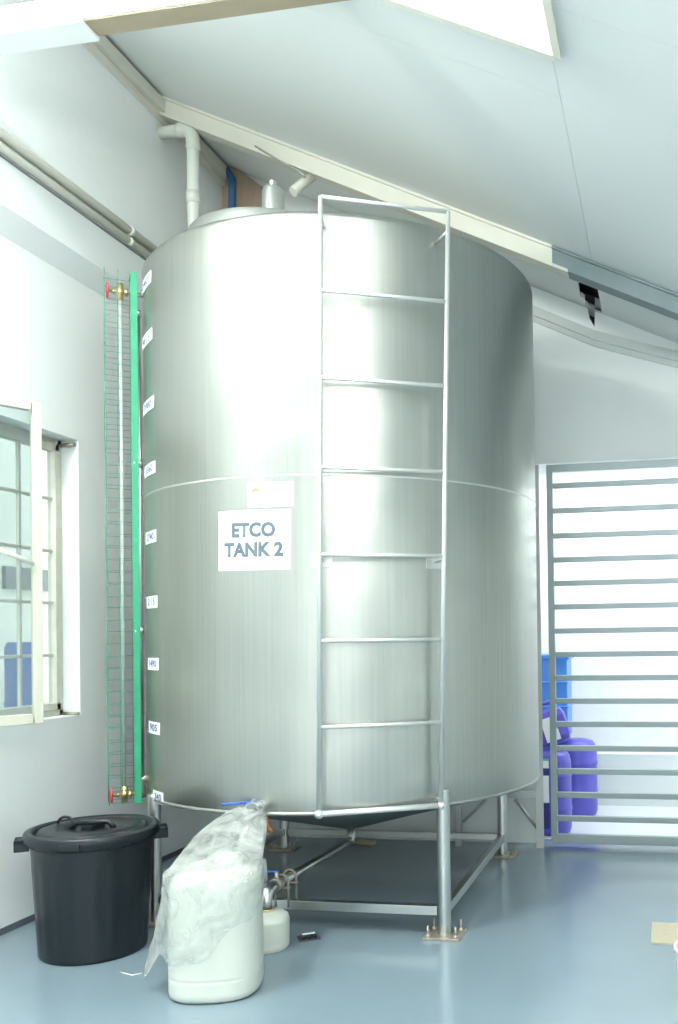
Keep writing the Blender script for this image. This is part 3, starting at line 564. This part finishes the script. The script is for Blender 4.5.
# bag: columns of points from the tied neck at the outlet down over the can
mb = MB(); tip = op+nz_*.050
NC, NR = 96, 60
neckc = tip+Vector((-.03, 0, .0))
tail_a = math.atan2(-.20, -.98)
def dang(a, b): return abs((a-b+PI) % (2*PI)-PI)
def hem(a):
    t = dang(a, tail_a); front = dang(a, -PI/2)
    z = .40
    z -= .33*math.exp(-(t/.38)**2)
    z -= .27*math.exp(-(dang(a, -PI/2-.15)/.85)**2)*(1 if t > .2 else .6)
    z += .03*math.sin(3*a)+.015*math.sin(7*a+1)
    return max(.055, z)
grid = []
def bag_pt(a, u):
    # u 0 neck .. 1 hem
    zn = neckc.z+.005; zh = hem(a); shoulder = jh+.03
    z = zn+(zh-zn)*u
    # centre and radius at this height
    if z > shoulder:
        s = (zn-z)/(zn-shoulder); cx = neckc.x+(jx-neckc.x)*s**1.25; cyy = neckc.y+(jy-neckc.y)*s; r = .036+(jr*.93-.036)*(s**.62)
        d0 = Vector((math.cos(a), math.sin(a))); r *= sq(a, 0, 2.3, .95) if s > .3 else 1
        r += .028*math.sin(s*PI)*math.exp(-(dang(a, PI-.2)/.9)**2)
    else:
        cx, cyy = jx, jy; r = (jr*.945+.010)*sq(a, 0, 2.8, .98)
        dd = (shoulder-z)/(shoulder-.05)
        r += .115*dd**1.15*math.exp(-(dang(a, tail_a)/.42)**2)
    # crumples
    n1 = noise.noise(Vector((math.cos(a)*2.6, math.sin(a)*2.6, z*6)))
    rid = abs(noise.noise(Vector((math.cos(a)*3.4+3, math.sin(a)*3.4, z*3.2+u)))); fold = math.sin(a*9+z*14)*.5
    amp = .014 if z > shoulder else .006
    r += amp*(n1*.6+rid*1.0)+.003*fold*(1 if z > shoulder else .7)
    fin = .012*abs(noise.noise(Vector((math.cos(a)*5+z*6, z*13-math.sin(a)*4, 1))))
    r += fin
    return (cx+r*math.cos(a), cyy+r*math.sin(a), z)
for j in range(NR+1):
    grid.append([mb.bm.verts.new(bag_pt(2*PI*i/NC, j/NR)) for i in range(NC)])
for j in range(NR):
    for i in range(NC): f = mb.bm.faces.new((grid[j][i], grid[j][(i+1) % NC], grid[j+1][(i+1) % NC], grid[j+1][i])); f.smooth = True
# gathered frill beyond the tie
fr = []
for j in range(6):
    s = j/5; row = []
    for i in range(NC):
        a = 2*PI*i/NC; r = .034+.010*s+.006*s*math.sin(a*5); side = Vector((-nz_.y, nz_.x, 0)); row.append(mb.bm.verts.new(tip+nz_*(-.01+.035*s)+side*(r*math.cos(a))+Vector((0, 0, 1))*(r*math.sin(a))))
    fr.append(row)
for j in range(5):
    for i in range(NC): f = mb.bm.faces.new((fr[j][i], fr[j][(i+1) % NC], fr[j+1][(i+1) % NC], fr[j+1][i])); f.smooth = True
bag = build(mb, 'plastic_bag', FILM, None); tag(bag, 'crumpled clear plastic bag tied to the tank outlet and draped over white can', 'bag'); origin(bag, (jx, jy, .06))
# small jug under the elbow
qx, qy = ve.x, ve.y-.047
jug = thing('small_jug', (qx, qy, 0), 'small squat white plastic jug under the elbow of drain pipe', 'container')
mb = MB(); mb.lathe([(0, .006), (.09, .004), (.102, 0), (.110, .01), (.112, .03), (.110, .045), (.112, .05), (.112, .135), (.106, .156), (.085, .170), (.045, .177), (.036, .182), (.036, .187), (.031, .187), (.031, .17)], (qx, qy, 0), 56); build(mb, 'body', HDPE, jug, smooth=60)
mb = MB(); mb.lathe([(.037, .178), (.040, .180), (.040, .190), (.036, .191)], (qx, qy, 0), 32); build(mb, 'neck_band', BRASS, jug)
# black clip on a thin plate on the floor
a, b = onZ(0, 297, 940), onZ(0, 319, 936); d_ = thing('floor_clip', ((a.x+b.x)/2, (a.y+b.y)/2, 0), 'small black bracket with a pale bar lying on the blue floor', 'bracket')
M = Matrix.Translation(d_.location) @ Matrix.Rotation(math.atan2(b.y-a.y, b.x-a.x)-.1, 4, 'Z')
mb = MB(); mb.box(-.05, .055, -.045, .045, 0, .004, M); build(mb, 'plate', mat('dark_rubber', (.06, .07, .07), .6), d_)
mb = MB(); mb.box(-.032, .036, -.02, .012, .004, .022, M)
for x in (-.03, 0, .03): mb.box(x-.008, x+.008, -.03, -.02, .004, .018, M)
build(mb, 'block', BLACKP, d_, .002)
mb = MB(); mb.box(-.03, .032, -.012, -.002, .022, .027, M); build(mb, 'pale_bar', LABEL, d_)
a, b, c_ = onZ(.002, 120, 972), onZ(.002, 132, 975), onZ(.002, 142, 973)
mb = MB(); mb.tube([a, b, c_], .0022, 6); o = build(mb, 'plastic_scrap', LABEL); tag(o, 'thin white scrap of plastic on the floor between bin and bag', 'scrap')
# tile offcut and bucket at the right edge
a, b = onZ(0, 651, 944), onZ(0, 690, 925)
mb = MB(); mb.box(a.x, b.x+.06, a.y, b.y, 0, .008); o = build(mb, 'floor_patch', CARD, None, .001); tag(o, 'flat tan rectangular board lying on floor at right edge', 'board')
mb = MB(); bc_ = (onZ(0, 674, 1010).x+.135, 3.70, 0)
mb.lathe([(0, 0), (.10, 0), (.105, .01), (.125, .215), (.132, .22), (.132, .23), (.125, .23), (.12, .22), (.10, .02), (0, .02)], bc_, 48); o = build(mb, 'bucket', PINK, None, smooth=50); tag(o, 'sliver of a pale bucket cut off by the right edge', 'bucket'); origin(o, bc_)

# ================================================================== DRUMS BEYOND THE GATE
def drum(name, x, y, r, z0, z1, m, lab, cat='drum', ribs=(.3, .7)):
    d = thing(name, (x, y, z0), lab, cat, 'chemical drums beyond the gate' if cat == 'drum' else None); H_ = z1-z0; pr = [(0, 0), (r*.8, 0), (r*.93, .015), (r, .05)]
    for q in ribs: pr += [(r, H_*q-.02), (r*1.03, H_*q-.01), (r*1.03, H_*q+.01), (r, H_*q+.02)]
    pr += [(r, H_-.12), (r*.985, H_-.085), (r*.93, H_-.045), (r*.8, H_-.015), (r*.55, H_), (0, H_)]
    mb = MB(); mb.lathe([(a, b+z0) for a, b in pr], (x, y, 0), 48); build(mb, 'body', m, d, smooth=60); return d
d1 = drum('chemical_drum', -.735, 7.42, .17, 0, .63, PURPLE, 'purple blue drum standing furthest right behind the gate bars')
d2 = drum('chemical_drum', -.865, 6.74, .155, 0, .63, PURPLE, 'front purple blue drum just behind the gate post with a white label')
me_a = math.radians(250)
def wrap(cx, cy, r, a0, a1, z0, z1, m, par, nm):
    mb = MB(); n = 14; A = []
    for i in range(n+1):
        a = a0+(a1-a0)*i/n; A.append([(cx+rr*math.cos(a), cy+rr*math.sin(a)) for rr in (r, r+.002)])
    for i in range(n): mb.bm.faces.new([mb.bm.verts.new((*A[i][1], z0)), mb.bm.verts.new((*A[i+1][1], z0)), mb.bm.verts.new((*A[i+1][1], z1)), mb.bm.verts.new((*A[i][1], z1))])
    return build(mb, nm, m, par)
for z0_, z1_, m_, n_ in ((.567, .582, LGREEN, 'label_stripe'), (.51, .565, LABEL, 'label'), (.457, .508, NAVY, 'unlit_band'), (.255, .455, LABEL, 'label'), (.06, .25, NAVY, 'unlit_band')):
    wrap(-.865, 6.74, .162, math.radians(190), math.radians(272), z0_, z1_, m_, d2, n_)  # navy strips between the labels paint the drum's unlit left side
jc = thing('chemical_can', (-.85, 6.76, .63), 'small purple blue can lying tilted on the front drum behind the gate', 'container')
M = Matrix.Translation((-.85, 6.76, .80)) @ Matrix.Rotation(math.radians(-18), 4, 'Y') @ Matrix.Rotation(.2, 4, 'Z')
mb = MB(); mb.box(-.12, .12, -.09, .09, -.14, .14, M); build(mb, 'body', PURPLE, jc, .065)
mb = MB(); mb.tube([M @ Vector((-.09, 0, .14)), M @ Vector((-.08, 0, .185)), M @ Vector((.05, 0, .185)), M @ Vector((.07, 0, .14))], .016, 10); build(mb, 'handle', PURPLE, jc)
mb = MB(); mb.box(-.08, .03, -.094, -.090, -.10, .08, M); build(mb, 'label', LABEL, jc)
mb = MB(); mb.box(-.02, .03, -.097, -.094, -.02, .02, M); build(mb, 'label_mark', LGREEN, jc)
d3 = drum('chemical_drum', -1.06, 7.40, .145, 0, .66, PURPLE, 'rear purple blue drum carrying the light blue container, mostly hidden')
d4 = thing('blue_container', (-.98, 7.42, .66), 'light blue plastic box container standing high behind the gate post', 'container')
mb = MB(); mb.box(-1.2, -.785, 7.24, 7.60, .66, 1.30); mb.box(-1.21, -.775, 7.23, 7.61, .90, .92); mb.box(-1.21, -.775, 7.23, 7.61, 1.10, 1.12); build(mb, 'body', LBLUE, d4, .012)
mb = MB(); mb.box(-1.22, -.765, 7.22, 7.62, 1.295, 1.34); build(mb, 'lid', LBLUE, d4, .012)
dy = thing('blue_drum', (-5.0, 5.3, 0), 'blue drum outside, seen low through the window glass', 'drum')
q0, q1 = onX(-5.0, 6, 700), onX(-5.0, 30, 640)
mb = MB(); cy_ = (q0.y+q1.y)/2; dr_ = abs(q0.y-q1.y)/2; dy.location = (-4.95, cy_, 0); mb.lathe([(0, 0), (dr_-.01, 0), (dr_, .03), (dr_, .5), (dr_+.01, .52), (dr_, .54), (dr_, 1.0), (dr_+.01, 1.02), (dr_, 1.04), (dr_, 1.46), (dr_-.02, 1.5), (0, 1.5)], (-4.95, cy_, 0), 40); build(mb, 'body', mat('yard_blue', (.05, .14, .42), .4), dy, smooth=50)

# fixture of the ceiling lamp, and an added one for the rear fill
for (x, y, z, ln, lab) in ((-2.5, 1.9, 4.60, .62, 'white fluorescent batten under the ceiling, nearest the left wall'), (.2, .2, 3.37, .62, 'unseen white batten added under the ceiling for rear fill, behind the viewer')):
    t_ = thing('fluorescent_lamp', (x, y, z), lab, 'lamp', 'fluorescent lamps under the ceiling'); mb = MB(); mb.box(x-ln, x+ln, y-.09, y+.09, z+.01, z+.07); build(mb, 'housing', WHITEP, t_, .01)
    mb = MB(); mb.box(x-.02, x-.0, y-.01, y+.01, z+.07, roof(x-.02)); build(mb, 'hanger', WHITEP, t_)
